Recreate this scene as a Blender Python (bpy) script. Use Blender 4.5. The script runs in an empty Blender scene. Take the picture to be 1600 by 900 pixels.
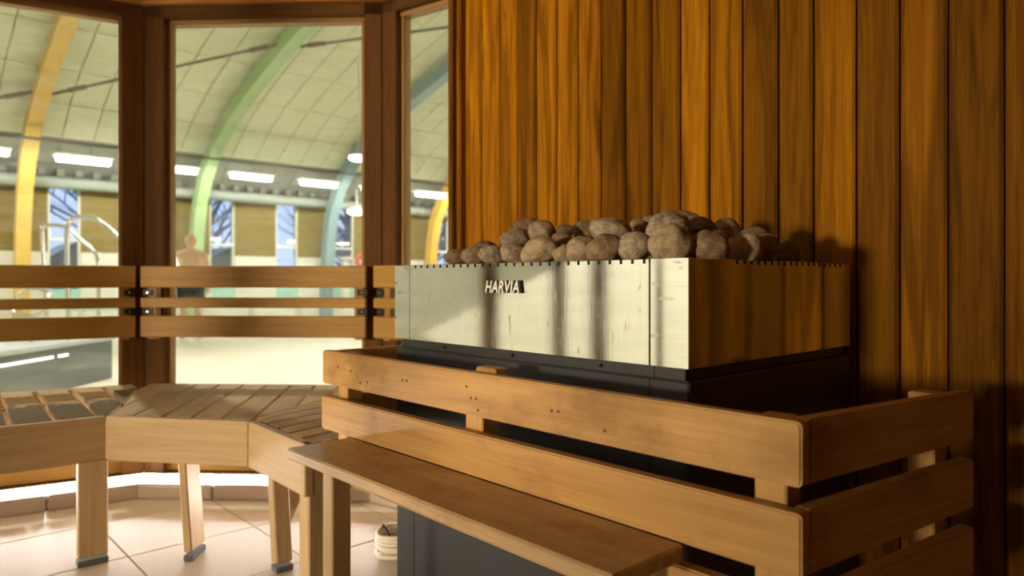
import bpy, bmesh, math, random
from mathutils import Vector, Matrix, noise
random.seed(7)
S = bpy.context.scene
COL = S.collection

# ------------------------------------------------------------ camera, world, exposure
F = 1110.0; HY = 437.0; HC = 0.95            # focal length (px), horizon row, camera height (m)
cam_d = bpy.data.cameras.new('camera'); cam = bpy.data.objects.new('camera', cam_d); COL.objects.link(cam)
cam.location = (0, 0, HC); cam.rotation_euler = (math.pi/2, 0, 0)
cam_d.sensor_width = 36; cam_d.lens = F*36/1600; cam_d.shift_y = -(450-HY)/1600
cam_d.clip_start = 0.05; cam_d.clip_end = 300
cam_d.dof.use_dof = True; cam_d.dof.focus_distance = 1.55; cam_d.dof.aperture_fstop = 3.2
S.camera = cam
W = bpy.data.worlds.new('world'); S.world = W; W.use_nodes = True
bgn = W.node_tree.nodes['Background']; bgn.inputs[0].default_value = (0.50, 0.66, 1.0, 1); bgn.inputs[1].default_value = 1.3
S.view_settings.view_transform = 'Standard'; S.view_settings.look = 'None'
S.view_settings.gamma = 1; S.view_settings.use_curve_mapping = False; S.view_settings.exposure = 0.0
TUBE = 84.0      # hall fluorescent tubes
LED = 165.0       # LED strips under the benches
FILL_FLOOD = 3100.0   # warm flood added unseen behind the camera to brighten heater and wall
FILL_DOWN = 950.0    # high downlights added unseen to brighten the hall floor
FILL_WASH = 340.0     # spots added unseen to brighten the parapet mirrored in the steel

# ------------------------------------------------------------ frames and helpers
A_ = math.radians(42.6)
UD = Vector((-math.sin(A_), math.cos(A_), 0)); VD = Vector((math.cos(A_), math.sin(A_), 0)); ZD = Vector((0, 0, 1))
def uv(u, v, z=0.0): return UD*u + VD*v + ZD*z
def ray(px, py, d): return Vector(((px-800)/F*d, d, HC-(py-HY)/F*d))
def on_v(px, v, py=None):
    X = (px-800)/F; d = v/(VD.y+VD.x*X)
    return Vector((X*d, d, 0 if py is None else HC-(py-HY)/F*d))
def u_of(p): return p.x*UD.x+p.y*UD.y
def v_of(p): return p.x*VD.x+p.y*VD.y

WM = {}
def frame(o, x, z=ZD):
    x = Vector(x).normalized(); z = Vector(z); z = (z - x*z.dot(x)).normalized(); y = z.cross(x)
    m = Matrix((x, y, z)).transposed().to_4x4(); m.translation = Vector(o); return m
def link(name, mesh, M=None, par=None, mat=None):
    o = bpy.data.objects.new(name, mesh); COL.objects.link(o)
    M = M or Matrix.Identity(4); WM[o.name] = M
    if mat is not None and mesh is not None and not mesh.materials: mesh.materials.append(mat)
    if par is not None:
        o.parent = par; o.matrix_basis = WM[par.name].inverted() @ M
    else: o.matrix_basis = M
    return o
def tag(o, label=None, cat=None, group=None, kind=None):
    if label: o['label'] = label
    if cat: o['category'] = cat
    if group: o['group'] = group
    if kind: o['kind'] = kind
    return o
def root(name, label, cat, loc, x=(1, 0, 0), group=None, kind=None):
    return tag(link(name, None, frame(loc, x)), label, cat, group, kind)
def bm_mesh(bm, name='mesh', smooth=False):
    bmesh.ops.recalc_face_normals(bm, faces=bm.faces)
    me = bpy.data.meshes.new(name); bm.to_mesh(me); bm.free()
    if smooth:
        for p in me.polygons: p.use_smooth = True
    return me
_cache = {}
def box_mesh(lx, ly, lz, bev, mat, seg=1):
    k = (round(lx, 4), round(ly, 4), round(lz, 4), round(bev, 4), mat.name, seg)
    if k in _cache: return _cache[k]
    bm = bmesh.new(); bmesh.ops.create_cube(bm, size=1)
    bmesh.ops.scale(bm, vec=(lx, ly, lz), verts=bm.verts)
    if bev > 0: bmesh.ops.bevel(bm, geom=bm.edges[:], offset=bev, segments=seg, affect='EDGES', profile=0.6)
    me = bm_mesh(bm); me.materials.append(mat); _cache[k] = me; return me
def box(name, c, x, lx, ly, lz, mat, par=None, bev=0.003, z=ZD, seg=1):
    if tuple(z) == (0, 0, 1):          # local X (the grain) follows the longest side
        X = Vector(x).normalized()
        if lz > 1.15*max(lx, ly): return link(name, box_mesh(lz, ly, lx, bev, mat, seg), frame(c, ZD, X), par)
        if ly > 1.15*lx: return link(name, box_mesh(ly, lx, lz, bev, mat, seg), frame(c, ZD.cross(X)), par)
    return link(name, box_mesh(lx, ly, lz, bev, mat, seg), frame(c, x, z), par)
def bar(name, p0, p1, w, t, mat, par=None, up=ZD, bev=0.003, seg=1):
    """board from p0 to p1 (centre line); w along up, t across."""
    p0 = Vector(p0); p1 = Vector(p1); d = p1-p0
    return box(name, (p0+p1)/2, d, d.length, t, w, mat, par, bev, up, seg)
def wbox(name, a, b, mat, par=None, bev=0.003):
    """box between two corners given as (u, v, z)"""
    c = [(a[i]+b[i])/2 for i in range(3)]; l = [abs(b[i]-a[i]) for i in range(3)]
    return box(name, uv(*c), UD, l[0], l[1], l[2], mat, par, bev)
def prism(name, pts, z0, z1, M, mat, par=None, bev=0.0):
    """pts: world xy polygon, extruded from z0 to z1; M gives the local axes (grain)"""
    I = M.inverted(); bm = bmesh.new()
    a = [bm.verts.new(I @ Vector((p[0], p[1], z0))) for p in pts]; b = [bm.verts.new(I @ Vector((p[0], p[1], z1))) for p in pts]
    n = len(pts); bm.faces.new(a[::-1]); bm.faces.new(b)
    for i in range(n): bm.faces.new((a[i], a[(i+1) % n], b[(i+1) % n], b[i]))
    if bev: bmesh.ops.bevel(bm, geom=bm.edges[:], offset=bev, segments=1, affect='EDGES')
    return link(name, bm_mesh(bm), M, par, mat)
def tube_into(bm, pts, r, n=8, closed=False):
    pts = [Vector(p) for p in pts]; rings = []; prev = None; L = len(pts)
    for i, p in enumerate(pts):
        if closed: t = pts[(i+1) % L]-pts[i-1]
        else: t = pts[min(i+1, L-1)]-pts[max(i-1, 0)]
        t.normalize()
        if prev is None: prev = t.orthogonal().normalized()
        nx = (prev-t*prev.dot(t)).normalized(); prev = nx; ny = t.cross(nx)
        rr = r[i] if isinstance(r, (list, tuple)) else r
        rings.append([bm.verts.new(p+(nx*math.cos(2*math.pi*k/n)+ny*math.sin(2*math.pi*k/n))*rr) for k in range(n)])
    for i in range(L if closed else L-1):
        a, b = rings[i], rings[(i+1) % L]
        for k in range(n): bm.faces.new((a[k], a[(k+1) % n], b[(k+1) % n], b[k]))
    if not closed: bm.faces.new(rings[0][::-1]); bm.faces.new(rings[-1])
def tube(name, pts, r, mat, par=None, M=None, n=8, closed=False):
    bm = bmesh.new(); M = M or Matrix.Identity(4); I = M.inverted()
    tube_into(bm, [I @ Vector(p) for p in pts], r, n, closed)
    return link(name, bm_mesh(bm, smooth=True), M, par, mat)
def smooth_path(pts, k=5):
    P = [Vector(p) for p in pts]; out = []
    for i in range(len(P)-1):
        a, b, c, d = P[max(i-1, 0)], P[i], P[i+1], P[min(i+2, len(P)-1)]
        for j in range(k):
            t = j/k
            out.append(0.5*((2*b)+(c-a)*t+(2*a-5*b+4*c-d)*t*t+(3*b-a-3*c+d)*t**3))
    return out+[P[-1]]
def clip(poly, p, n):
    out = []; L = len(poly)
    for i in range(L):
        a, b = poly[i], poly[(i+1) % L]; da = (a-p).dot(n); db = (b-p).dot(n)
        if da >= 0: out.append(a)
        if da*db < 0: out.append(a+(b-a)*(da/(da-db)))
    return out

# ------------------------------------------------------------ materials
class NT:
    def __init__(s, name):
        s.m = bpy.data.materials.new(name); s.m.use_nodes = True; s.t = s.m.node_tree
        s.b = s.t.nodes['Principled BSDF']; s.out = s.t.nodes['Material Output']
    def n(s, ty, **kw):
        o = s.t.nodes.new(ty)
        for k, v in kw.items(): setattr(o, k, v)
        return o
    def l(s, a, b): s.t.links.new(a, b)
    def math(s, op, a, b=None):
        o = s.n('ShaderNodeMath', operation=op)
        for i, v in enumerate((a, b)):
            if v is None: continue
            if isinstance(v, (int, float)): o.inputs[i].default_value = v
            else: s.l(v, o.inputs[i])
        return o.outputs[0]
    def mix(s, f, a, b, bt='MIX'):
        o = s.n('ShaderNodeMixRGB', blend_type=bt)
        for i, v in enumerate((f, a, b)):
            if isinstance(v, (int, float)): o.inputs[i].default_value = v
            elif isinstance(v, tuple): o.inputs[i].default_value = (*v[:3], 1)
            else: s.l(v, o.inputs[i])
        return o.outputs[0]
    def ramp(s, f, stops):
        o = s.n('ShaderNodeValToRGB'); e = o.color_ramp.elements
        while len(e) < len(stops): e.new(0.5)
        for i, (p, c) in enumerate(stops): e[i].position = p; e[i].color = (*c, 1)
        s.l(f, o.inputs[0]); return o.outputs[0]
    def noise(s, vec, scale, detail=4, rough=0.55, dist=0.0):
        o = s.n('ShaderNodeTexNoise'); o.inputs['Scale'].default_value = scale; o.inputs['Detail'].default_value = detail
        o.inputs['Roughness'].default_value = rough; o.inputs['Distortion'].default_value = dist
        if vec is not None: s.l(vec, o.inputs['Vector'])
        return o.outputs['Fac']
    def objvec(s, scale=(1, 1, 1), rnd=True):
        tc = s.n('ShaderNodeTexCoord'); mp = s.n('ShaderNodeMapping'); mp.inputs['Scale'].default_value = scale
        s.l(tc.outputs['Object'], mp.inputs['Vector'])
        if rnd:
            oi = s.n('ShaderNodeObjectInfo'); cb = s.n('ShaderNodeCombineXYZ')
            s.l(s.math('MULTIPLY', oi.outputs['Random'], 37.0), cb.inputs[0]); s.l(s.math('MULTIPLY', oi.outputs['Random'], 91.0), cb.inputs[1])
            s.l(cb.outputs[0], mp.inputs['Location'])
        return mp.outputs[0]
    def bump(s, h, strength=0.2, dist=0.002):
        o = s.n('ShaderNodeBump'); o.inputs['Strength'].default_value = strength; o.inputs['Distance'].default_value = dist
        s.l(h, o.inputs['Height']); s.l(o.outputs[0], s.b.inputs['Normal'])
    def set(s, **kw):
        for k, v in kw.items():
            i = s.b.inputs[k.replace('_', ' ')]
            if isinstance(v, tuple): i.default_value = (*v[:3], 1)
            elif isinstance(v, (int, float)): i.default_value = v
            else: s.l(v, i)
        return s.m

def wood(name, dark, light, rough=0.55, var=0.25, streak=0.0, stain=None, stain_lo=0.5, stain_hi=0.62, stain_scale=3.0, spec=0.3, front=False):
    t = NT(name)
    v = t.objvec((1.2, 26, 26)); g = t.noise(v, 1.6, 6, 0.62, 0.6)
    v2 = t.objvec((4.5, 150, 150)); f = t.noise(v2, 1.3, 3, 0.6)
    gr = t.mix(0.35, g, f)
    c = t.ramp(gr, [(0.30, dark), (0.68, light)])
    if streak:
        vs = t.objvec((0.7, 11, 11)); s_ = t.noise(vs, 1.5, 3, 0.5, 1.3)
        c = t.mix(t.math('MULTIPLY', t.ramp(s_, [(0.50, (0, 0, 0)), (0.60, (1, 1, 1))]), streak), c, tuple(x*0.45 for x in dark))
    oi = t.n('ShaderNodeObjectInfo')
    k = t.math('ADD', t.math('MULTIPLY', oi.outputs['Random'], var), 1-var*0.6)
    cb = t.n('ShaderNodeCombineXYZ')
    for i in range(3): t.l(k, cb.inputs[i])
    c = t.mix(1.0, c, cb.outputs[0], 'MULTIPLY')
    if stain:
        vs = t.objvec((1, 1.6, 1.6)); s_ = t.noise(vs, stain_scale, 6, 0.65)
        if front:      # worn dark on the half of each slat nearest the room
            tc = t.n('ShaderNodeTexCoord'); sx = t.n('ShaderNodeSeparateXYZ'); t.l(tc.outputs['Object'], sx.inputs[0])
            s_ = t.math('SUBTRACT', t.math('ADD', t.math('MULTIPLY', s_, 0.9), 0.02), t.math('MULTIPLY', sx.outputs[0], 1.1))
        c = t.mix(t.math('MULTIPLY', t.ramp(s_, [(stain_lo, (0, 0, 0)), (stain_hi, (1, 1, 1))]), 0.75), c, stain)
    t.bump(gr, 0.25, 0.0012)
    return t.set(Base_Color=c, Roughness=rough, Specular_IOR_Level=spec)
def plain(name, col, rough=0.6, metal=0.0, nz=0.06, scale=20.0, bump=0.0, spec=0.5):
    t = NT(name); v = t.objvec((1, 1, 1)); n_ = t.noise(v, scale, 4)
    c = t.mix(n_, tuple(x*(1-nz) for x in col), tuple(min(1, x*(1+nz)) for x in col))
    if bump: t.bump(n_, bump, 0.002)
    return t.set(Base_Color=c, Roughness=rough, Metallic=metal, Specular_IOR_Level=spec)
def emit(name, col, st):
    t = NT(name); return t.set(Base_Color=(0.8, 0.8, 0.8), Emission_Color=col, Emission_Strength=st)

M = {}
M['wall'] = wood('cedar_wall_board', (0.145, 0.050, 0.002), (0.42, 0.175, 0.005), 0.55, 0.75, 0.55, spec=0.05)
M['post'] = wood('dark_frame_wood', (0.078, 0.033, 0.009), (0.15, 0.066, 0.018), 0.6, 0.2, spec=0.12)
M['jamb'] = wood('jamb_wood', (0.26, 0.13, 0.035), (0.44, 0.24, 0.075), 0.5, 0.2)
M['back'] = wood('backrest_wood', (0.33, 0.175, 0.04), (0.49, 0.29, 0.08), 0.5, 0.25)
M['guard'] = wood('guard_alder', (0.43, 0.23, 0.072), (0.66, 0.395, 0.145), 0.5, 0.15, 0.0, (0.25, 0.125, 0.04), 0.52, 0.72, 4.0)
M['bench'] = wood('bench_pale_wood', (0.43, 0.285, 0.145), (0.59, 0.43, 0.245), 0.5, 0.18)
M['seat'] = wood('seat_worn_wood', (0.46, 0.35, 0.20), (0.70, 0.56, 0.34), 0.75, 0.2, 0.0, (0.27, 0.20, 0.12), 0.52, 0.72, 3.0)
M['seat_wet'] = wood('seat_stained_wood', (0.54, 0.40, 0.22), (0.72, 0.56, 0.33), 0.8, 0.15, 0.0, (0.05, 0.04, 0.03), 0.44, 0.54, 6.0, spec=0.1, front=True)
M['plank'] = wood('plank_wood', (0.36, 0.24, 0.125), (0.54, 0.37, 0.20), 0.42, 0.1, 0.0, (0.27, 0.13, 0.045), 0.5, 0.68, 5.0)
M['ceilw'] = wood('sauna_ceiling_wood', (0.36, 0.15, 0.035), (0.55, 0.27, 0.07), 0.5, 0.2)
M['black'] = plain('black_powder_coat', (0.022, 0.024, 0.027), 0.42, 0.0, 0.15, 300, 0.1)
M['grey'] = plain('charcoal_powder_coat', (0.034, 0.037, 0.045), 0.45, 0.0, 0.15, 300, 0.1)
M['dark'] = plain('dark_void', (0.008, 0.007, 0.006), 0.8)
M['rubber'] = plain('grey_rubber', (0.11, 0.12, 0.12), 0.7)
M['bracket'] = plain('black_bracket_iron', (0.02, 0.018, 0.015), 0.5, 0.4)
M['chrome'] = plain('polished_chrome', (0.78, 0.76, 0.72), 0.16, 1.0)
M['white_plastic'] = plain('white_cable', (0.74, 0.70, 0.63), 0.45)
M['nail'] = plain('dark_nail_mark', (0.12, 0.05, 0.018), 0.7)

def steel_mat(name, side=False):
    t = NT(name)
    v = t.objvec((60, 60, 2.0), False); b_ = t.noise(v, 6, 4)
    vs = t.objvec((9, 9, 2.6), False); dr = t.ramp(t.noise(vs, 7.0, 3, 0.7), [(0.64, (0, 0, 0)), (0.70, (1, 1, 1))])
    vd = t.objvec((4, 4, 3), False); hz = t.noise(vd, 2.2, 4, 0.6)
    c = t.mix(b_, (0.62, 0.60, 0.54), (0.74, 0.71, 0.65))
    c = t.mix(t.math('MULTIPLY', dr, 0.42), c, (0.34, 0.28, 0.20))
    r = t.math('ADD', t.math('MULTIPLY', hz, 0.07), 0.025); r = t.math('ADD', r, t.math('MULTIPLY', dr, 0.18))
    t.bump(b_, 0.04, 0.0005)
    return t.set(Base_Color=c, Roughness=r, Metallic=1.0)
M['steel'] = steel_mat('brushed_stainless')

def stone_mat(name, a, b, cc):
    t = NT(name); v = t.objvec((1, 1, 1)); n1 = t.noise(v, 2.6, 6, 0.72); n2 = t.noise(v, 9, 5, 0.7)
    c = t.ramp(n1, [(0.30, a), (0.5, b), (0.72, cc)])
    vo = t.n('ShaderNodeTexVoronoi'); vo.inputs['Scale'].default_value = 6.5; t.l(v, vo.inputs['Vector'])
    c = t.mix(t.math('MULTIPLY', t.ramp(vo.outputs['Distance'], [(0.08, (1, 1, 1)), (0.3, (0, 0, 0))]), 0.4), c, tuple(x*0.4 for x in a))
    t.bump(t.mix(0.5, n1, n2), 0.75, 0.008)
    return t.set(Base_Color=c, Roughness=0.85, Specular_IOR_Level=0.2)
M['stone0'] = stone_mat('sauna_stone_tan', (0.26, 0.19, 0.115), (0.44, 0.34, 0.225), (0.58, 0.47, 0.34))
M['stone1'] = stone_mat('sauna_stone_brown', (0.16, 0.105, 0.06), (0.31, 0.215, 0.13), (0.45, 0.33, 0.22))
M['stone2'] = stone_mat('sauna_stone_speckled', (0.17, 0.12, 0.08), (0.40, 0.32, 0.23), (0.62, 0.54, 0.43))

def tile_mat(name, a, b, rough=0.45):
    t = NT(name); v = t.objvec((1, 1, 1)); n1 = t.noise(v, 7, 6, 0.65); n2 = t.noise(v, 160, 3)
    c = t.mix(n1, a, b); c = t.mix(t.math('MULTIPLY', n2, 0.25), c, tuple(x*0.75 for x in a))
    t.bump(n2, 0.08, 0.001); return t.set(Base_Color=c, Roughness=rough)
M['tile'] = tile_mat('sauna_floor_tile', (0.70, 0.66, 0.62), (0.80, 0.76, 0.72))
M['grout'] = plain('tile_grout', (0.34, 0.24, 0.14), 0.9)
M['plinth'] = tile_mat('plinth_tile', (0.36, 0.28, 0.225), (0.46, 0.37, 0.30))
M['hall_floor'] = tile_mat('hall_floor_tile', (0.80, 0.75, 0.60), (0.86, 0.81, 0.67), 0.5)
M['panel'] = plain('hall_ceiling_panel', (0.62, 0.64, 0.47), 0.85, 0, 0.06, 6)
M['roof'] = plain('hall_roof_backing', (0.36, 0.34, 0.24), 0.9)
M['soffit_shade'] = plain('hall_soffit_shade', (0.17, 0.175, 0.145), 0.9)  # darker grey puts the shade behind the strip lights into the colour
M['hall_white'] = plain('hall_white_wall', (0.66, 0.66, 0.57), 0.7)
M['duct'] = plain('hall_duct_metal', (0.25, 0.285, 0.25), 0.5)
M['turq'] = plain('turquoise_panel', (0.34, 0.58, 0.50), 0.5)
M['b_yellow'] = plain('beam_paint_yellow', (0.60, 0.40, 0.095), 0.55)
M['b_green'] = plain('beam_paint_green', (0.32, 0.46, 0.225), 0.55)
M['b_blue'] = plain('beam_paint_blue', (0.20, 0.305, 0.33), 0.55)
M['b_orange'] = plain('beam_paint_orange', (0.66, 0.40, 0.065), 0.55)
M['steelgrey'] = plain('grey_rod', (0.12, 0.12, 0.09), 0.6)
M['tub'] = tile_mat('dark_tub_tile', (0.085, 0.10, 0.10), (0.14, 0.155, 0.15), 0.35)
M['tubtop'] = tile_mat('tub_rim', (0.42, 0.47, 0.48), (0.52, 0.56, 0.56))
M['skin'] = plain('skin', (0.74, 0.47, 0.33), 0.6, 0, 0.08, 12)
M['cloth'] = plain('dark_shorts', (0.03, 0.04, 0.05), 0.8)
M['hazed_bark'] = plain('hazed_bark', (0.20, 0.23, 0.29), 0.9)  # bluish and paled, putting haze into the trees' colour
M['grass'] = plain('frosty_grass', (0.16, 0.26, 0.22), 0.9)
M['hut'] = plain('blue_grey_hut', (0.15, 0.27, 0.45), 0.8)  # paled for haze as well
M['red'] = plain('red_plastic', (0.62, 0.10, 0.06), 0.5)
M['tube'] = emit('fluorescent_tube', (1.0, 0.98, 0.86), TUBE)
M['disc'] = emit('round_disc_glow', (1.0, 0.95, 0.82), 9.0)
M['led'] = emit('led_strip', (1.0, 0.94, 0.86), LED)
M['streak_glow'] = emit('reflection_streak_glow', (1.0, 0.97, 0.9), 3.0)  # glow imitating a streak reflected in the window glass

def brick_mat():
    t = NT('yellow_brick'); tc = t.n('ShaderNodeTexCoord'); b = t.n('ShaderNodeTexBrick')
    sx = t.n('ShaderNodeSeparateXYZ'); cb = t.n('ShaderNodeCombineXYZ'); t.l(tc.outputs['Object'], sx.inputs[0])
    t.l(sx.outputs[0], cb.inputs[0]); t.l(sx.outputs[2], cb.inputs[1]); t.l(cb.outputs[0], b.inputs['Vector'])
    b.inputs['Color1'].default_value = (0.185, 0.130, 0.026, 1); b.inputs['Color2'].default_value = (0.225, 0.162, 0.037, 1); b.inputs['Mortar'].default_value = (0.15, 0.12, 0.045, 1)
    b.inputs['Scale'].default_value = 1; b.inputs['Brick Width'].default_value = 0.22; b.inputs['Row Height'].default_value = 0.075; b.inputs['Mortar Size'].default_value = 0.01
    return t.set(Base_Color=b.outputs[0], Roughness=0.85)
M['brick'] = brick_mat()
def glass_mat(name, dirt):
    t = NT(name); tr = t.n('ShaderNodeBsdfTransparent'); gl = t.n('ShaderNodeBsdfGlossy'); gl.inputs['Roughness'].default_value = 0.02
    fr = t.n('ShaderNodeFresnel'); ge = t.n('ShaderNodeNewGeometry')
    t.l(t.math('ADD', 1.45, t.math('MULTIPLY', ge.outputs['Backfacing'], 1/1.45-1.45)), fr.inputs[0])
    m1 = t.n('ShaderNodeMixShader'); t.l(fr.outputs[0], m1.inputs[0]); t.l(tr.outputs[0], m1.inputs[1]); t.l(gl.outputs[0], m1.inputs[2])
    df = t.n('ShaderNodeBsdfTranslucent'); df.inputs[0].default_value = (0.8, 0.8, 0.75, 1)
    v = t.objvec((5, 5, 0.9)); nn = t.ramp(t.noise(v, 3, 6, 0.7), [(0.45, (0, 0, 0)), (0.75, (1, 1, 1))])
    m2 = t.n('ShaderNodeMixShader'); t.l(t.math('MULTIPLY', nn, dirt), m2.inputs[0]); t.l(m1.outputs[0], m2.inputs[1]); t.l(df.outputs[0], m2.inputs[2])
    t.l(m2.outputs[0], t.out.inputs['Surface']); t.t.nodes.remove(t.b); return t.m
M['glass'] = glass_mat('window_glass', 0.13)
M['glass2'] = glass_mat('hall_window_glass', 0.10)

# ------------------------------------------------------------ room outline (world x, y)
V1 = Vector((-1.641, 3.17, 0)); V2 = Vector((-0.5706, 3.12, 0))
V0 = Vector((-2.576, 2.63, 0)); VM = Vector((-3.06, 1.94, 0)); VN = Vector((-3.06, 0.30, 0)); VO = Vector((-2.6, -0.7, 0))
WV = 1.78                                            # heater wall plane v
H0 = on_v(709, WV); H1 = uv(-0.55, WV)
R1 = Vector((1.95, -0.5, 0)); R2 = Vector((1.2, -1.7, 0)); R3 = Vector((-0.6, -2.0, 0)); R4 = Vector((-1.9, -1.6, 0))
OUT = [V0, V1, V2, H0, H1, R1, R2, R3, R4, VO, VN, VM]
CEN = Vector((-0.7, 0.8, 0))
def inward(a, b):
    d = (b-a).normalized(); n = Vector((-d.y, d.x, 0)); return n if n.dot(CEN-a) > 0 else -n
ZC = 2.22

# floor of the sauna
fl = prism('floor', [tuple(p) for p in OUT], -0.10, -0.002, frame((0, 0, 0), UD), M['grout'])
tag(fl, 'tiled sauna floor of large pale pink-beige tiles', 'floor', kind='structure')
TS = 0.44
cw = [Vector((p.x, p.y)) for p in OUT]
if sum(cw[i].x*cw[(i+1) % len(cw)].y-cw[(i+1) % len(cw)].x*cw[i].y for i in range(len(cw))) < 0: cw.reverse()
def clip_room(poly, inset=0.0):
    for i in range(len(cw)):
        a, b = cw[i], cw[(i+1) % len(cw)]; d = (b-a).normalized(); n = Vector((-d.y, d.x)); poly = clip(poly, a+n*inset, n)
        if len(poly) < 3: return []
    return poly
for i in range(-8, 10):
    for j in range(-10, 8):
        u0 = 2.245+i*TS; v0 = 0.68+j*TS; g = 0.003
        q = [uv(u0+g, v0+g), uv(u0+TS-g, v0+g), uv(u0+TS-g, v0+TS-g), uv(u0+g, v0+TS-g)]
        q = clip_room([Vector((p.x, p.y)) for p in q], 0.01)
        if len(q) >= 3:
            area = abs(sum(q[k].x*q[(k+1) % len(q)].y-q[(k+1) % len(q)].x*q[k].y for k in range(len(q))))/2
            if area > 0.004: prism('tile', q, -0.009, 0.0, frame(uv(u0+TS/2, v0+TS/2), UD), M['tile'], fl)
ce = prism('ceiling', [tuple(p) for p in OUT], ZC, ZC+0.06, frame((0, 0, 0), UD), M['ceilw']); tag(ce, 'warm wooden ceiling of the sauna', 'ceiling', kind='structure')

# heater wall of vertical boards
wl = wbox('wall_heater', (u_of(H0)+0.0, WV+0.012, 0), (u_of(H1), WV+0.05, ZC), M['post'])
tag(wl, 'wall of vertical red-brown cedar boards behind the heater', 'wall', kind='structure')
edges_px = [727, 753, 782, 809, 838, 870, 903, 939, 977, 1018, 1063, 1108, 1160, 1216, 1271, 1338, 1406, 1482, 1570]
us = [u_of(on_v(p, WV)) for p in edges_px]
while us[-1] > -0.45: us.append(us[-1]-0.112)
def wall_board(name, ua, ub, par, proud=0.0, mat=None):
    c = uv((ua+ub)/2, WV+0.004-proud/2, ZC/2)
    return link(name, box_mesh(ZC-0.004, abs(ua-ub)-0.005, 0.018+proud, 0.0065, mat or M['wall']), frame(c, ZD, -VD), par)
for i in range(len(us)-1): wall_board('wall_board', us[i], us[i+1], wl)
for k, (a, b, pr) in enumerate([(709, 717, 0.03), (717.3, 721.5, 0.014), (722, 726.5, 0.02)]):
    wall_board('corner_moulding', u_of(on_v(a, WV)), u_of(on_v(b, WV)), wl, pr)

# remaining wooden walls behind the camera
for nm, a, b in (('wall_right', H1, R1), ('wall_back_right', R1, R2), ('wall_back', R2, R3), ('wall_back_left', R3, R4)):
    n = inward(a, b); w_ = bar(nm, a+ZD*ZC/2-n*0.03, b+ZD*ZC/2-n*0.03, ZC, 0.04, M['post'], None, ZD, 0)
    tag(w_, 'plain boarded sauna wall, '+nm.replace('wall_', '').replace('_', ' ')+' side', 'wall', kind='structure')
    L = (b-a).length; k = int(L/0.112); d = (b-a)/k
    for i in range(k):
        c = a+d*(i+0.5)+n*0.0+ZD*ZC/2
        link('wall_board', box_mesh(ZC-0.004, d.length-0.005, 0.018, 0.0045, M['wall']), frame(c, ZD, n), w_)

# ------------------------------------------------------------ window wall
ZB, ZT = 0.47, 2.115      # glass bottom and top
def window(idx, a, b, zb, label, pa=0.082, pb=0.082, cut_b=False, lower=True):
    n = inward(a, b); d = (b-a).normalized(); L = (b-a).length
    w_ = root('window_%d' % idx, label, 'window', a, d, kind='structure')
    pane = wbox_seg('glass_pane', a, d, n, pa, L-pb, -0.062, -0.056, zb, ZT, M['glass'], w_)
    # jamb linings round the glass
    wbox_seg('jamb', a, d, n, pa-0.012, pa+0.018, -0.085, -0.035, zb, ZT, M['jamb'], w_)
    wbox_seg('jamb', a, d, n, L-pb-0.018, L-pb+0.012, -0.085, -0.035, zb, ZT, M['jamb'], w_)
    wbox_seg('head_lining', a, d, n, pa, L-pb, -0.085, -0.03, ZT-0.018, ZT+0.012, M['jamb'], w_)
    wbox_seg('sill_lining', a, d, n, pa, L-pb, -0.085, -0.03, zb-0.02, zb+0.005, M['jamb'], w_)
    wbox_seg('header', a, d, n, 0, L, -0.03, 0.0, ZT, ZC-0.03, M['post'], w_)
    wbox_seg('header', a, d, n, 0, L, -0.10, -0.03, ZT+0.01, ZC, M['post'], w_)
    wbox_seg('cornice', a, d, n, 0.0, L-0.0, 0.0, 0.03, ZC-0.05, ZC, M['ceilw'], w_)
    if lower:
        z = 0.092
        while z < zb-0.03:
            z2 = min(z+0.112, zb-0.012); wbox_seg('lower_board', a, d, n, 0, L, -0.05, -0.03, z+0.002, z2, M['back'], w_); z = z2
        wbox_seg('lower_backing', a, d, n, 0, L, -0.09, -0.05, 0.0, zb-0.015, M['post'], w_)
    return w_
def wbox_seg(name, a, d, n, s0, s1, o0, o1, z0, z1, mat, par, bev=0.002):
    c = a+d*((s0+s1)/2)+n*((o0+o1)/2)+ZD*((z0+z1)/2)
    return box(name, c, d, abs(s1-s0), abs(o1-o0), abs(z1-z0), mat, par, bev)
window(1, V0, V1, ZB, 'leftmost window facing the yellow beam of the pool hall')
window(2, V1, V2, ZB, 'wide middle window with the green beam behind it')
window(3, V2, H0, ZB, 'narrow window between the dark post and the heater wall', 0.075, 0.012)
window(4, VM, V0, ZB, 'window left of the photo beside the tub', 0.03, 0.082)
# glazed entrance side (left of the frame): posts, door stiles
e = (VN-VM)
we = root('window_5', 'glazed entrance wall left of the photo', 'window', VM, e, kind='structure')
nE = inward(VM, VN); dE = e.normalized(); LE = e.length
wbox_seg('glass_pane', VM, dE, nE, 0.03, LE, -0.062, -0.056, 0.02, ZT, M['glass'], we)
wbox_seg('header', VM, dE, nE, 0, LE, -0.10, 0.0, ZT, ZC, M['post'], we)
wbox_seg('threshold', VM, dE, nE, 0, LE, -0.09, -0.02, 0.0, 0.03, M['post'], we)
for y, w_ in ((1.51, 0.085), (1.25, 0.10), (0.86, 0.035)):
    s_ = VM.y-y; wbox_seg('stile', VM, dE, nE, s_-w_/2, s_+w_/2, -0.09, -0.02, 0.0, ZT, M['post'], we)
window(6, VN, VO, 0.02, 'glass side behind the camera', 0.08, 0.012, lower=False)
window(7, VO, R4, 0.02, 'unseen side behind the camera, glazed to admit the added flood', 0.012, 0.05, lower=False)  # unseen side, made glass so the added flood gets in

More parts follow.
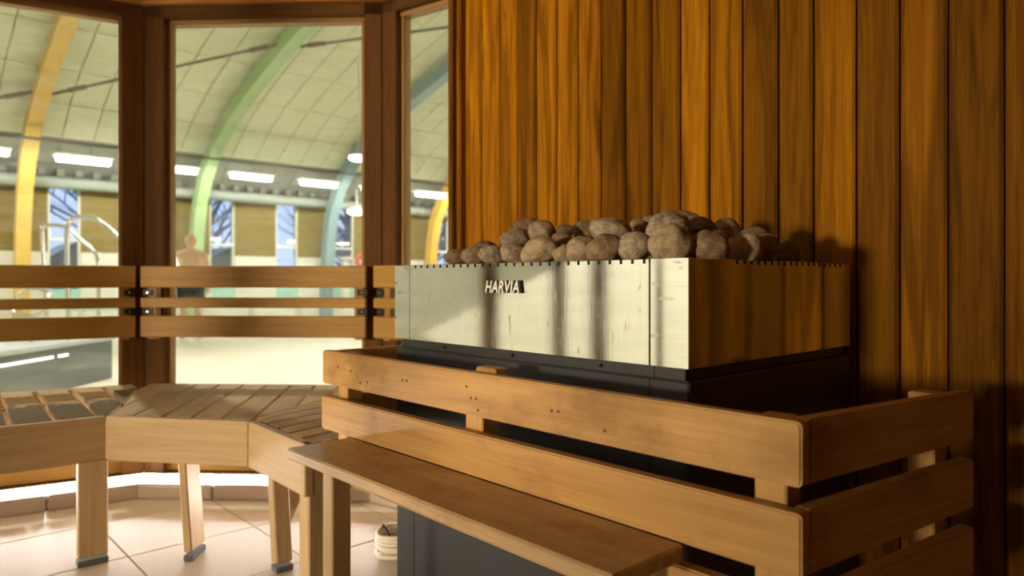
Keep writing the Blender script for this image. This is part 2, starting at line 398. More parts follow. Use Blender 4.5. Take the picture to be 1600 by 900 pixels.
def post(label, p, a, b, wa=0.085, wb=0.085, z0=0.0, idx=1):
    r = root('window_post', label, 'post', p, (1, 0, 0))
    for q, w_ in ((a, wa), (b, wb)):
        if q is None: continue
        d = (q-p).normalized(); n = inward(p, q)
        wbox_seg('post_board', p, d, n, 0.001, w_, -0.03, 0.0, z0, ZC-0.052, M['post'], r)
        wbox_seg('post_core', p, d, n, 0.0, w_-0.008, -0.10, -0.03, z0, ZC-0.052, M['post'], r)
    na, nb = inward(p, a), inward(p, b); bi = (na+nb).normalized()
    box('post_corner', p-bi*0.052+ZD*(z0+ZC-0.052)/2, Vector((bi.y, -bi.x, 0)), 0.05, 0.09, ZC-0.052-z0, M['post'], r, 0)
    return r
post('dark wooden corner post between the two big windows', V1, V0, V2, 0.088, 0.088)
post('dark wooden corner post left of the narrow window', V2, V1, H0, 0.080, 0.082)
post('dark wooden post outside the photo at the left', V0, VM, V1)
post('dark wooden post beside the glazed entrance', VM, VN, V0, 0.03, 0.03)
post('dark wooden post behind the camera at the entrance', VN, VO, VM, 0.08, 0.06)

# plinth and LED strips at the foot of the window walls
def plinth(a, b, label, s1=None):
    n = inward(a, b); d = (b-a).normalized(); L = s1 or (b-a).length
    r = root('baseboard_plinth', 'tiled kerb at the wall foot, '+label, 'plinth', a, d, kind='structure')
    k = max(1, round(L/0.33)); w_ = L/k
    for i in range(k):
        t_ = box('kerb_tile', a+d*(w_*(i+0.5))+n*0.035+ZD*0.033, d, w_-0.004, 0.13, 0.066, M['plinth'], r, 0.012, seg=2)
    return r
def led(a, b, label, s0=0.0, s1=None):
    n = inward(a, b); d = (b-a).normalized(); L = (b-a).length if s1 is None else s1
    r = root('led_strip_light', label, 'strip light', a+d*s0+ZD*0.09, d, group='strip lights under the benches')
    wbox_seg('channel', a, d, n, s0, L, -0.028, -0.012, 0.067, 0.089, M['chrome'], r)
    wbox_seg('light_lip', a, d, n, s0, L, -0.028, 0.014, 0.0875, 0.0905, M['chrome'], r, 0.001)  # lip added to keep the strip's light off the boards above
    wbox_seg('diffuser', a, d, n, s0, L, -0.012, 0.012, 0.069, 0.087, M['led'], r, 0.003)
for a, b, l1 in ((V0, V1, 'left'), (V1, V2, 'middle'), (V2, H0, 'third'), (VM, V0, 'far left')):
    plinth(a, b, l1+' window')
led(V0, V1, 'bright strip light under the left bench section')
led(V1, V2, 'bright strip light under the middle bench section')
led(V2, H0, 'strip light under the bench beside the heater')
led(VM, V0, 'strip light at the wall foot left of the photo')

# ------------------------------------------------------------ benches
SZ, AZ = 0.49, 0.34
pA = ray(165, 650.5, 2.392); pB = ray(387.5, 658, 2.31); pC = ray(476, 693, 1.985)
pA0 = pA+Vector((-0.788, -0.615, 0))*0.62
for p in (pA, pB, pC, pA0): p.z = 0
def bench(label, front, poly, ang, pitch, gap, mat, off=0.0):
    """front: list of apron corner points; poly: seat outline; slats run along ang (deg from +y)"""
    r = root('sauna_bench', label, 'bench', front[0], front[1]-front[0], group='wooden benches along the window wall')
    a_ = math.radians(ang); sd = Vector((math.sin(a_), math.cos(a_))); sn = Vector((sd.y, -sd.x))
    P = [Vector((p.x, p.y)) for p in poly]; c = sum(P, Vector((0, 0)))/len(P)
    ss = [p.dot(sn) for p in P]; s = min(ss)+off-pitch
    while s < max(ss):
        q = clip(clip(P, sn*(s+gap/2), sn), sn*(s+pitch-gap/2), -sn); s += pitch
        if len(q) < 3: continue
        area = abs(sum(q[k].x*q[(k+1) % len(q)].y-q[(k+1) % len(q)].x*q[k].y for k in range(len(q))))/2
        if area < 0.0015: continue
        cc = sum(q, Vector((0, 0)))/len(q)
        prism('seat_slat', q, SZ-0.026, SZ, frame((cc.x, cc.y, SZ), (sd.x, sd.y, 0)), mat, r, 0.002)
    for i in range(len(front)-1):
        a, b = front[i], front[i+1]; n = Vector(((b-a).y, -(b-a).x, 0)).normalized()
        if n.dot(Vector((c.x, c.y, 0))-a) < 0: n = -n
        bar('apron', a+n*0.014+ZD*(SZ+AZ)/2, b+n*0.014+ZD*(SZ+AZ)/2, SZ-AZ, 0.028, M['bench'], r, ZD, 0.005, 2)
    # bearers under the slats
    a, b = front[0], front[1]
    n = Vector(((b-a).y, -(b-a).x, 0)).normalized()
    if n.dot(Vector((c.x, c.y, 0))-a) < 0: n = -n
    for o in (0.10, 0.55):
        bar('bearer', a+n*o+(b-a)*0.12+ZD*(SZ-0.055), b+n*o-(b-a)*0.12+ZD*(SZ-0.055), 0.055, 0.04, M['bench'], r)
    return r
def shrink(poly, k=0.004):
    c = sum(poly, Vector((0, 0, 0)))/len(poly); return [p+(c-p).normalized()*k for p in poly]
def fin(a, b, o=0.02):
    return inward(a, b)*o
in0, in1, in2 = inward(V0, V1)*0.012, inward(V1, V2)*0.012, inward(V2, H0)*0.012
fA = Vector((0.02, 0.03, 0))
b1 = bench('left bench section with dark water stains on its slats', [pA0, pA], shrink([pA0+Vector((-.02, .03, 0)), pA+Vector((-.012, .028, 0)), V1+in0+Vector((-.004, -.01, 0)), V0+in0*1.5]), -38.5, 0.122, 0.022, M['seat_wet'], 0.05)
b2 = bench('middle bench section in front of the wide window', [pA, pB], shrink([pA+Vector((.008, .03, 0)), pB+Vector((-.004, .03, 0)), V2+in1+Vector((-.01, -.01, 0)), V1+in1+Vector((.006, 0, 0))]), -8.2, 0.104, 0.010, M['seat'], 0.03)
pE = uv(u_of(pC), 1.75); pD = uv(u_of(H0)-0.02, 1.745)
b3 = bench('right bench section ending beside the heater guard', [pB, pC, uv(u_of(pC), 1.74)], shrink([pB+Vector((.02, .03, 0)), pC+Vector((.0, .035, 0)), pE, pD, V2+in2+Vector((.004, -.01, 0))]), 34.7, 0.088, 0.010, M['seat'], 0.03)
def leg(par, top, bot, w, t, xdir, pad=True):
    """tilted board leg, top and bottom given as centre points"""
    top = Vector(top); bot = Vector(bot); d = top-bot; x = Vector(xdir).normalized()
    o = link('leg', box_mesh(d.length, w, t, 0.004, M['bench']), frame((top+bot)/2+d.normalized()*(0.009 if pad else 0), d, Vector(x).cross(ZD)), par)
    if pad: link('foot_pad', box_mesh(w+0.002, t+0.002, 0.02, 0.002, M['rubber']), frame(Vector((bot.x, bot.y, 0.0105)), x), o)
    return o
dL = (pA-pA0).normalized(); nL = Vector((-dL.y, dL.x, 0))
c1 = Vector((-1.378, 2.344, 0))+nL*0.045
leg(b1, c1+ZD*0.338, c1+ZD*0.02, 0.088, 0.045, dL)
leg(b1, pA0+dL*0.10+nL*0.06+ZD*0.42, pA0+dL*0.10+nL*0.06+ZD*0.02, 0.088, 0.045, dL)
leg(b2, (-1.126, 2.455, 0.45), (-1.092, 2.447, 0.02), 0.028, 0.105, (1, 0, 0))
dR = (pC-pB).normalized(); nR = Vector((-dR.y, dR.x, 0))
leg(b3, (-0.785, 2.36, 0.45), (-0.752, 2.325, 0.02), 0.045, 0.055, dR)
prism_c = [(-0.735, 2.345), (-0.695, 2.38), (-0.70, 2.39), (-0.74, 2.355)]
bar('gusset', Vector((-0.775, 2.40, 0.13)), Vector((-0.655, 2.44, 0.44)), 0.05, 0.022, M['bench'], b3, Vector((0.7, 0.6, -0.4)))
leg(b3, (-0.572, 2.04, 0.45), (-0.572, 2.04, 0.02), 0.055, 0.06, VD)
leg(b3, uv(u_of(pC)+0.05, 1.62, 0.45), uv(u_of(pC)+0.05, 1.62, 0.02), 0.05, 0.052, VD)

# ------------------------------------------------------------ backrests
BZ = [(0.9154, 1.0095), (0.8283, 0.8726), (0.701, 0.7937)]
def backrest(label, a, b, e0, e1, bats, br_end=(True, True)):
    n = inward(a, b); d = (b-a).normalized(); L = (b-a).length
    r = root('backrest', label, 'backrest', a+n*0.075+ZD*0.7, d, group='slatted backrests in front of the windows')
    for z0, z1 in BZ: wbox_seg('backrest_board', a, d, n, e0, L-e1, 0.062, 0.087, z0, z1, M['back'], r, 0.004)
    for s_ in bats: wbox_seg('batten', a, d, n, s_-0.02, s_+0.02, 0.022, 0.062, 0.69, 1.0, M['jamb'], r)
    for k, (s_, on) in enumerate(((e0+0.022, br_end[0]), (L-e1-0.022, br_end[1]))):
        if not on: continue
        for z in (0.894, 0.811):
            bk = wbox_seg('bracket', a, d, n, s_-0.022, s_+0.022, 0.060, 0.066, z-0.013, z+0.013, M['bracket'], r, 0.001)
            wbox_seg('screw', a, d, n, s_-0.004, s_+0.004, 0.066, 0.069, z-0.004, z+0.004, M['chrome'], bk, 0.001)
            wbox_seg('spacer', a, d, n, s_-0.02, s_+0.02, 0.012, 0.060, z-0.018, z+0.018, M['post'], bk, 0.001)
    return r
backrest('backrest of three boards across the left window', V0, V1, 0.03, 0.036, (0.07, 1.0))
backrest('backrest of three boards across the wide middle window', V1, V2, 0.031, 0.05, (0.07, 0.985))
backrest('short backrest between the post and the heater', V2, H0, 0.032, 0.02, (0.09,), (True, False))

# ------------------------------------------------------------ heater
hu0, hu1 = 0.6953, 1.608; hv0, hv1 = 1.0535, 1.725; hz0, hz1 = 0.7944, 0.9875
ht = root('sauna_heater', 'large electric sauna heater with stainless steel top band and black body', 'heater', uv((hu0+hu1)/2, (hv0+hv1)/2), UD)
T_ = 0.004
def su(px): return u_of(on_v(px, hv0))
s1, s2 = su(640.5), su(1015)
pf = wbox('front_panel', (s2+0.0012, hv0, hz0), (s1-0.0012, hv0+T_, hz1), M['steel'], ht, 0.0008)
wbox('corner_panel', (hu0, hv0, hz0), (s2-0.0012, hv0+T_, hz1+0.001), M['steel'], ht, 0.0008)
wbox('corner_panel', (s1+0.0012, hv0, hz0), (hu1, hv0+T_, hz1), M['steel'], ht, 0.0008)
wbox('side_panel', (hu0, hv0+T_, hz0), (hu0+T_, hv1, hz1), M['steel'], ht, 0.0008)
wbox('side_panel', (hu1-T_, hv0+T_, hz0), (hu1, hv1, hz1), M['steel'], ht, 0.0008)
wbox('back_panel', (hu0+T_, hv1-T_, hz0), (hu1-T_, hv1, hz1), M['steel'], ht, 0.0008)
wbox('seam', (s1-0.0016, hv0+0.001, hz0), (s1+0.0016, hv0+0.006, hz1), M['chrome'], ht, 0)
wbox('seam', (s2-0.0014, hv0+0.002, hz0), (s2+0.0014, hv0+0.006, hz1), M['dark'], ht, 0)
wbox('grate', (hu0+T_, hv0+T_, hz1-0.10), (hu1-T_, hv1-T_, hz1-0.09), M['black'], ht, 0)
# small air slots in the rim (a few millimetres each, joined)
def slots(name, axis, vals, par):
    bm = bmesh.new(); mt = frame(uv(hu0, hv0, hz1), UD); I = mt.inverted()
    for s_ in vals:
        c = uv(s_, hv0-0.0004, hz1-0.0045) if axis == 'u' else uv(hu0-0.0004, s_, hz1-0.0045)
        g = bmesh.ops.create_cube(bm, size=1)['verts']
        dm = (0.0045, 0.0016, 0.0075) if axis == 'u' else (0.0016, 0.0045, 0.0075)
        bmesh.ops.scale(bm, vec=dm, verts=g); bmesh.ops.translate(bm, vec=I @ c, verts=g)
    return tag(link(name, bm_mesh(bm), mt, par, M['dark']), kind='stuff')
slots('rim_slots', 'u', [s2+0.012+i*0.0268 for i in range(int((s1-s2-0.02)/0.0268)+1)], pf)
slots('rim_slots', 'v', [hv0+0.16+i*0.0268 for i in range(18)], ht)
# recessed lip, body
bz = hz0-0.022
wbox('lip', (hu0+0.012, hv0+0.008, bz), (hu1-0.022, hv1-0.01, hz0+0.001), M['grey'], ht, 0.001)
wbox('lip_seam', (su(1018)-0.001, hv0+0.0072, bz), (su(1018)+0.001, hv0+0.012, hz0), M['dark'], ht, 0)
for px in (695, 801, 939):
    c = on_v(px, hv0+0.008); c.z = bz+0.011
    bm = bmesh.new(); bmesh.ops.create_cone(bm, cap_ends=True, segments=14, radius1=0.0042, radius2=0.0036, depth=0.004)
    sc = link('screw', bm_mesh(bm), frame(c-VD*0.002, UD, -VD), ht, M['bracket'])
    box('screw_slot', c-VD*0.004, UD, 0.006, 0.001, 0.0012, M['dark'], sc, 0)
bd = wbox('body', (hu0+0.002, hv0+0.004, 0.02), (hu1-0.002, hv1, bz), M['grey'], ht, 0.004)
wbox('body_seam', (su(645)-0.001, hv0+0.0032, 0.02), (su(645)+0.001, hv0+0.006, bz-0.003), M['dark'], ht, 0)
wbox('body_seam', (su(1013)-0.001, hv0+0.0032, 0.02), (su(1013)+0.001, hv0+0.006, bz-0.003), M['dark'], ht, 0)
wbox('foot_plinth', (hu0+0.03, hv0+0.03, 0.0), (hu1-0.03, hv1-0.02, 0.02), M['dark'], ht, 0)
# lettering on the band
def lettering(txt, par):
    cu = bpy.data.curves.new('lettering', 'FONT'); cu.body = txt; cu.size = 1; cu.shear = 0.22; cu.offset = 0.028; cu.extrude = 0.05; cu.space_character = 1.08
    o = bpy.data.objects.new('tmp', cu); COL.objects.link(o)
    dg = bpy.context.evaluated_depsgraph_get(); dg.update(); me = bpy.data.meshes.new_from_object(o.evaluated_get(dg))
    bpy.data.objects.remove(o); xs = [v.co.x for v in me.vertices]; ys = [v.co.y for v in me.vertices]
    w_, h_ = max(xs)-min(xs), max(ys)-min(ys)
    for v in me.vertices: v.co = Vector(((v.co.x-min(xs))/w_*0.112, (v.co.y-min(ys))/h_*0.0275, v.co.z*0.06))
    me.materials.clear(); return me
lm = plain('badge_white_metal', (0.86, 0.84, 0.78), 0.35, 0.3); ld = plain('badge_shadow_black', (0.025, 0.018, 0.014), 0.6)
lp = on_v(762.5, hv0); lp.z = 0.9205
me = lettering('HARVIA', pf)
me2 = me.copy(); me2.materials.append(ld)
tag(link('lettering', me, frame(lp-VD*0.0058, -UD, -VD), pf, lm), 'white raised italic letters HARVIA')
link('lettering_shadow', me2, frame(lp-VD*0.0026-UD*0.0032+ZD*0.0004, -UD, -VD), pf)  # dark copy, offset to draw the letters' shadow

# ------------------------------------------------------------ stones
def stone_mesh(seed, mat):
    bm = bmesh.new(); bmesh.ops.create_icosphere(bm, subdivisions=4, radius=1); o = Vector((seed*3.7, seed*1.3, seed*0.7))
    for v in bm.verts:
        p = v.co.copy(); k = 1+0.24*noise.noise(p*0.9+o)+0.11*noise.noise(p*2.0+o)+0.035*noise.noise(p*5+o)
        v.co = p*k
    me = bm_mesh(bm, 'stone', True); me.materials.append(mat); return me
ST = [ # px, py, rx, ry, v, mat, label
 (717, 404, 21, 14, 1.16, 1, 'leftmost small brown stone at the heater rim'),
 (741, 399, 20, 15, 1.13, 0, 'tan stone second from the left end of the front row'),
 (757, 387, 19, 10, 1.24, 1, 'low brown stone lying behind the left front stones'),
 (771, 399, 20, 16, 1.10, 2, 'third stone from the left in the front row, grey-tan'),
 (804, 375, 23, 17, 1.22, 2, 'wrinkled stone above the left part of the front row'),
 (823, 352, 18, 10, 1.42, 1, 'dark stone poking up at the back left of the pile'),
 (805, 398, 22, 17, 1.10, 2, 'pitted stone just left of the pointed front stone'),
 (847, 365, 22, 19, 1.24, 0, 'round tan stone high on the left of the pile'),
 (845, 392, 28, 22, 1.10, 0, 'pointed triangular stone in the left front row'),
 (880, 363, 18, 12, 1.38, 1, 'dark stone behind the round tan stone'),
 (879, 380, 21, 16, 1.20, 1, 'smooth brown stone wedged right of the pointed stone'),
 (881, 398, 14, 15, 1.11, 0, 'thin pale stone leaning left of the front row middle'),
 (909, 392, 24, 22, 1.11, 0, 'grey-tan sloping stone at the front row middle'),
 (916, 360, 20, 14, 1.38, 1, 'dark brown stone at the back left of the speckled stone'),
 (954, 359, 29, 20, 1.24, 2, 'white speckled stone at the top of the pile'),
 (947, 389, 29, 21, 1.11, 1, 'brown oblong stone below the speckled one'),
 (993, 387, 25, 24, 1.10, 2, 'pale rounded stone at the front left of the steel corner'),
 (999, 354, 17, 11, 1.40, 1, 'small dark stone behind the speckled one'),
 (1017, 345, 11, 9, 1.5, 1, 'tiny stone peeking out left of the large one'),
 (1043, 356, 33, 26, 1.22, 2, 'large mottled stone on top behind the corner stone'),
 (1046, 383, 31, 31, 1.11, 0, 'big pointed corner stone above the steel corner'),
 (1072, 343, 22, 14, 1.42, 1, 'brown stone at the highest back of the pile'),
 (1095, 356, 26, 17, 1.34, 1, 'dark flat stone sloping right behind the corner stone'),
 (1105, 387, 29, 26, 1.17, 1, 'rounded brown stone right of the corner stone'),
 (1134, 361, 22, 20, 1.42, 0, 'upright pale stone on the right of the pile'),
 (1127, 376, 24, 16, 1.30, 1, 'brown stone under the upright pale stone'),
 (1163, 388, 24, 23, 1.28, 0, 'grey stone second from the right end'),
 (1174, 372, 22, 17, 1.42, 1, 'brown stone behind the right end of the pile'),
 (1192, 390, 24, 22, 1.36, 1, 'reddish brown stone at the right rim'),
 (1226, 395, 22, 20, 1.50, 1, 'last dim stone at the right end of the pile'),
]
for i, (px, py, rx, ry, v, mi, lab) in enumerate(ST):
    c = on_v(px, v, py); d = c.y; a, b = rx*d/F*1.06, ry*d/F*1.06
    me = stone_mesh(i+1, M['stone%d' % mi])
    mt = frame(c, Vector((1, 0.25*math.sin(i*2.1), 0.18*math.sin(i*1.7)))) @ Matrix.Diagonal((a, (a+b)/2, b, 1))
    tag(link('sauna_stone', me, mt), lab, 'stone', 'stones piled on the heater')
fill = [stone_mesh(60+k, M['stone%d' % (k % 2)]) for k in range(4)]
k = 0
for iu in range(9):
    for iv in range(6):
        u = hu0+0.065+iu*0.098+(0.02 if iv % 2 else 0); v = hv0+0.062+iv*0.109
        if u > hu1-0.05: continue
        e_ = min(u-hu0, hu1-u, v-hv0, hv1-v); z = hz1-0.050+min(0.035, max(0, (e_-0.06)*0.25))
        mt = frame(uv(u, v, z), Vector((math.cos(k), math.sin(k), 0.1))) @ Matrix.Diagonal((0.05, 0.045, 0.04, 1))
        tag(link('sauna_stone', fill[k % 4], mt), 'half hidden stone of the lower layer inside the steel band', 'stone', 'lower layer of stones in the heater'); k += 1

# ------------------------------------------------------------ heater guard
gc = Vector((0.377, 0.93, 0)); gv = v_of(gc); gu = u_of(gc); gL = 1.731
gd = root('heater_guard', 'wooden guard rail of wide boards around the heater', 'guard rail', uv((gu+gL)/2, gv), UD)
RT, RH, RP, TH = 0.763, 0.087, 0.1215, 0.026
def rail(p0, p1, w, t, bev_end, par, nm='rail'):
    """board with rounded ends"""
    p0 = Vector(p0); p1 = Vector(p1); d = p1-p0; L = d.length; r = bev_end
    bm = bmesh.new(); prof = []
    for cx, cz, a0 in ((L/2-r, w/2-r, 0), (-L/2+r, w/2-r, 90), (-L/2+r, -w/2+r, 180), (L/2-r, -w/2+r, 270)):
        for q in range(5):
            a = math.radians(a0+q*22.5); prof.append((cx+r*math.cos(a), cz+r*math.sin(a)))
    A = [bm.verts.new((x, -t/2, z)) for x, z in prof]; B = [bm.verts.new((x, t/2, z)) for x, z in prof]; n = len(prof)
    f1 = bm.faces.new(A); f2 = bm.faces.new(B[::-1])
    for i in range(n): bm.faces.new((A[i], B[i], B[(i+1) % n], A[(i+1) % n]))
    bmesh.ops.bevel(bm, geom=list(f1.edges)+list(f2.edges), offset=0.003, segments=2, affect='EDGES')
    return link(nm, bm_mesh(bm), frame((p0+p1)/2, d), par, M['guard'])
for k in range(3):
    zt = RT-RP*k; z = zt-RH/2
    if zt-RH < 0.05: break
    fr = rail(uv(gu-0.002, gv+TH/2, z), uv(gL+(0.006 if k else 0), gv+TH/2, z), RH, TH, 0.008, gd)
    if k == 0:
        for px, py in ((528, 573), (548, 579.5), (563, 598), (574, 597), (629, 594), (635.5, 595), (736, 622), (744, 623), (729, 604), (747, 641), (862, 642), (872, 643), (945, 673)):
            c = on_v(px, gv, py); bm = bmesh.new(); bmesh.ops.create_cone(bm, cap_ends=True, segments=10, radius1=0.003, radius2=0.0028, depth=0.001)
            link('nail_mark', bm_mesh(bm), frame(c-VD*0.0004, UD, -VD), fr, M['nail'])
    # left side and right side rails (the right side splays slightly and sags at its far end)
    rail(uv(gL-0.03, gv+TH+0.002, z), uv(gL-0.03, WV-0.02, z), RH, TH, 0.004, gd)
    sd = Vector((0.80, 0.60, 0)); sp = gc+VD*(TH+0.003)+Vector((sd.y, -sd.x, 0))*-TH/2
    rail(sp+ZD*(z), sp+sd*0.535+ZD*(z-0.012), RH, TH, 0.005, gd)
def gpost(u, v, name='guard_post', w=0.048, x=UD, top=RT-0.004):
    return box(name, uv(u, v, top/2), x, w, w*0.9, top, M['guard'], gd, 0.003)
wbox('guard_post', (1.648, gv+TH+0.001, 0.435), (1.696, gv+TH+0.047, RT-0.004), M['guard'], gd, 0.003); gpost(0.487, gv+TH+0.026)
wbox('middle_batten', (1.105, gv+TH+0.001, 0.435), (1.161, gv+TH+0.049, RT-0.004), M['guard'], gd, 0.003)
pe = gc+Vector((0.80, 0.60, 0))*0.50+Vector((-0.6, 0.8, 0))*(TH+0.030); box('guard_post', pe+ZD*0.375, Vector((0.8, 0.6, 0)), 0.045, 0.045, 0.75, M['guard'], gd)
gpost(gL-0.068, WV-0.075)
c = on_v(757, gv+TH, 583); box('spacer_block', uv(u_of(c), gv+TH+0.020, RT-0.002), UD, 0.062, 0.036, 0.022, M['guard'], gd)

# plank shelf on its legs in front of the guard
zt = 0.556
sh = root('plank_shelf', 'narrow wooden plank shelf on square legs in front of the guard', 'shelf', uv(1.09, 0.82), UD)
wbox('plank', (0.605, 0.738, zt-0.026), (1.582, gv-0.0015, zt), M['plank'], sh, 0.004)
wbox('leg', (1.415, 0.765, 0.0), (1.460, 0.812, zt-0.026), M['bench'], sh, 0.003)
wbox('leg', (0.64, 0.80, 0.0), (0.685, 0.847, zt-0.026), M['bench'], sh, 0.003)
wbox('cleat', (0.70, 0.85, zt-0.062), (1.25, 0.88, zt-0.027), M['bench'], sh, 0.003)

# coil of cable by the heater
bm = bmesh.new(); cc = Vector((-0.385, 2.46, 0)); pts = []
for i in range(6*28+1):
    a = 2*math.pi*i/28; k = i/28; r_ = 0.078+0.008*math.sin(k*2.7)
    pts.append((r_*math.cos(a)+0.006*math.sin(k*5), r_*math.sin(a), 0.009+k*0.0125+0.002*math.sin(3*a)))
tube_into(bm, pts, 0.0075, 8)
cb_ = root('cable_coil', 'coil of white cable on the tiles left of the heater', 'cable', cc)
link('cable', bm_mesh(bm, smooth=True), frame(cc, (1, 0, 0)), cb_, M['white_plastic'])
tube('cable_end', smooth_path([cc+Vector((-0.02, -0.075, 0.07)), cc+Vector((-0.035, -0.06, 0.10)), cc+Vector((-0.045, -0.05, 0.11)), cc+Vector((-0.05, -0.06, 0.12))]), 0.005, M['bracket'], cb_)

# ================================================================ the pool hall outside
HU, HUN = 18.0, -8.0; HV0, HV1 = -9.0, 27.0
hf = wbox('floor_hall', (HUN, HV0, -0.30), (HU, HV1, -0.11), M['hall_floor'], None, 0); tag(hf, 'bright cream floor of the pool hall', 'floor', kind='structure')
PITCH = 1.70; WIN0 = 3.3
wins = [WIN0+PITCH*k for k in range(-7, 14)]
hw = root('wall_hall_far', 'yellow brick wall with tall windows across the pool hall', 'wall', uv(HU, 0), VD, kind='structure')
wbox('white_base', (HU, HV0, -0.2), (HU+0.25, HV1, 0.42), M['hall_white'], hw, 0)
prev = HV0
for wv in wins+[HV1+0.31]:
    a, b = prev, wv-0.31
    if b > a:
        o = link('brick_pier', box_mesh(b-a, 0.25, 1.42, 0, M['brick']), frame(uv(HU+0.125, (a+b)/2, 1.55+0.71), VD), hw)
        wbox('white_base', (HU-0.03, a, 0.42), (HU+0.25, b, 1.55), M['hall_white'], hw, 0)
    prev = wv+0.31
wbox('lintel', (HU, HV0, 2.97), (HU+0.25, HV1, 3.4), M['soffit_shade'], hw, 0)
for k, wv in enumerate(wins):
    if not (-2 < wv < 18): continue
    o = root('window_%d' % (10+k), 'tall narrow hall window', 'window', uv(HU, wv, 0.75), VD, kind='structure')
    for s_ in (-0.29, 0.29): wbox('frame', (HU+0.02, wv+s_-0.025, 0.75), (HU+0.10, wv+s_+0.025, 2.95), M['hall_white'], o, 0)
    wbox('transom', (HU+0.02, wv-0.27, 1.80), (HU+0.10, wv+0.27, 1.86), M['hall_white'], o, 0)
    wbox('pane', (HU+0.05, wv-0.27, 0.75), (HU+0.058, wv+0.27, 2.95), M['glass2'], o, 0)
    wbox('apron_panel', (HU-0.01, wv-0.31, 0.40), (HU+0.12, wv+0.31, 0.74), M['turq'], o, 0)
for nm, a, b in (('wall_hall_near', (HUN-0.2, HV0, -0.2), (HUN, HV1, 3.4)), ('wall_hall_end', (HUN, HV1, -0.2), (HU, HV1+0.2, 7.2)), ('wall_hall_start', (HUN, HV0-0.2, -0.2), (HU, HV0, 7.2))):
    tag(wbox(nm, a, b, M['hall_white'], None, 0), 'white end wall of the pool hall, '+nm.split('_')[-1], 'wall', kind='structure')
# vaulted roof
PR = [(18.02, 3.0), (17.65, 3.42), (17.1, 3.88), (16.3, 4.42), (15.4, 4.88), (14.2, 5.32), (13.0, 5.70), (11.6, 6.05), (10.0, 6.36), (8.2, 6.58), (6.6, 6.68), (5.0, 6.72)]
PRF = PR+[(10-u, z) for u, z in PR[-2::-1]]
def strip_mesh(prof, v0, v1, th):
    bm = bmesh.new(); rows = []
    for u, z in prof: rows.append([bm.verts.new(uv(u, v0, z)), bm.verts.new(uv(u, v1, z)), bm.verts.new(uv(u, v1, z+th)), bm.verts.new(uv(u, v0, z+th))])
    for i in range(len(rows)-1):
        for k in range(4): bm.faces.new((rows[i][k], rows[i][(k+1) % 4], rows[i+1][(k+1) % 4], rows[i+1][k]))
    bm.faces.new(rows[0]); bm.faces.new(rows[-1][::-1]); return bm_mesh(bm)
rf = link('ceiling_hall', strip_mesh([(u, z+0.03) for u, z in PRF], HV0, HV1, 0.2), None, None, M['roof']); tag(rf, 'curved panelled ceiling of the pool hall', 'ceiling', kind='structure')
BP, B0 = 3.48, 2.5
PW = BP/6
far = bmesh.new(); first = {}
for j in range(int((HV0-B0)/PW), int((HV1-B0)/PW)):
    va = B0+j*PW
    if va < HV0 or va+PW > HV1: continue
    for i in range(len(PRF)-1):
        (ua, za), (ub, zb) = PRF[i], PRF[i+1]
        vis = (-0.6 < va < 14.5) and i < 10
        p0, p1 = uv(ua, va+PW/2, za), uv(ub, va+PW/2, zb); d = p1-p0
        up = VD.cross(d).normalized(); up = up if up.z > 0 else -up
        m = M['soffit_shade'] if i < 2 or i >= len(PRF)-3 else M['panel']
        if vis:
            link('ceiling_panel', box_mesh(d.length-0.02, PW-0.02, 0.02, 0, m), frame((p0+p1)/2, d, up), rf)
        else:
            g = bmesh.ops.create_cube(far, size=1, matrix=frame((p0+p1)/2, d, up) @ Matrix.Diagonal((d.length-0.02, PW-0.02, 0.02, 1)))
o = link('ceiling_panels', bm_mesh(far), None, rf, M['panel']); o['kind'] = 'stuff'
# coloured arched beams
BPR = [(17.85, -0.11), (17.8, 1.0), (17.7, 2.0), (17.5, 2.75), (17.1, 3.40), (16.4, 4.03), (15.6, 4.47), (14.6, 4.86), (13.4, 5.24), (12.2, 5.57), (10.6, 5.92), (9.0, 6.16), (7.0, 6.36), (5.0, 6.42)]
BFL = BPR+[(10-u, z) for u, z in BPR[-2::-1]]
def beam_mesh(mat):
    bm = bmesh.new(); rows = []; n = len(BFL)
    for i, (u, z) in enumerate(BFL):
        a = BFL[max(i-1, 0)]; b = BFL[min(i+1, n-1)]; t = Vector((b[0]-a[0], b[1]-a[1])).normalized(); nn = Vector((t.y, -t.x)) if i < 0 else Vector((-t.y, t.x))
        c = Vector((5, 1.0))-Vector((u, z)); nn = nn if nn.dot(c) < 0 else -nn
        dpt = 0.30
        o_ = Vector((u, z))+nn*dpt/2; i_ = Vector((u, z))-nn*dpt/2
        rows.append([bm.verts.new(uv(i_.x, -0.13, i_.y)), bm.verts.new(uv(i_.x, 0.13, i_.y)), bm.verts.new(uv(o_.x, 0.13, o_.y)), bm.verts.new(uv(o_.x, -0.13, o_.y))])
    for i in range(n-1):
        for k in range(4): bm.faces.new((rows[i][k], rows[i][(k+1) % 4], rows[i+1][(k+1) % 4], rows[i+1][k]))
    bm.faces.new(rows[0]); bm.faces.new(rows[-1][::-1]); me = bm_mesh(bm); me.materials.append(mat); return me
seq = {-1: ('b_blue', 'blue arched beam left of the photo'), 0: ('b_yellow', 'yellow arched beam seen through the left window'), 1: ('b_green', 'light green arched beam behind the wide window'), 2: ('b_blue', 'blue arched beam at the right of the wide window'),
       3: ('b_orange', 'orange-yellow arched beam low in the narrow window'), 4: ('b_green', 'farthest green arched beam beyond the heater wall')}
bmsh = {}
for k, (mn, lab) in seq.items():
    if mn not in bmsh: bmsh[mn] = beam_mesh(M[mn])
    tag(link('arched_beam', bmsh[mn], Matrix.Translation(VD*(B0+BP*k))), lab, 'beam', 'coloured arched roof beams')
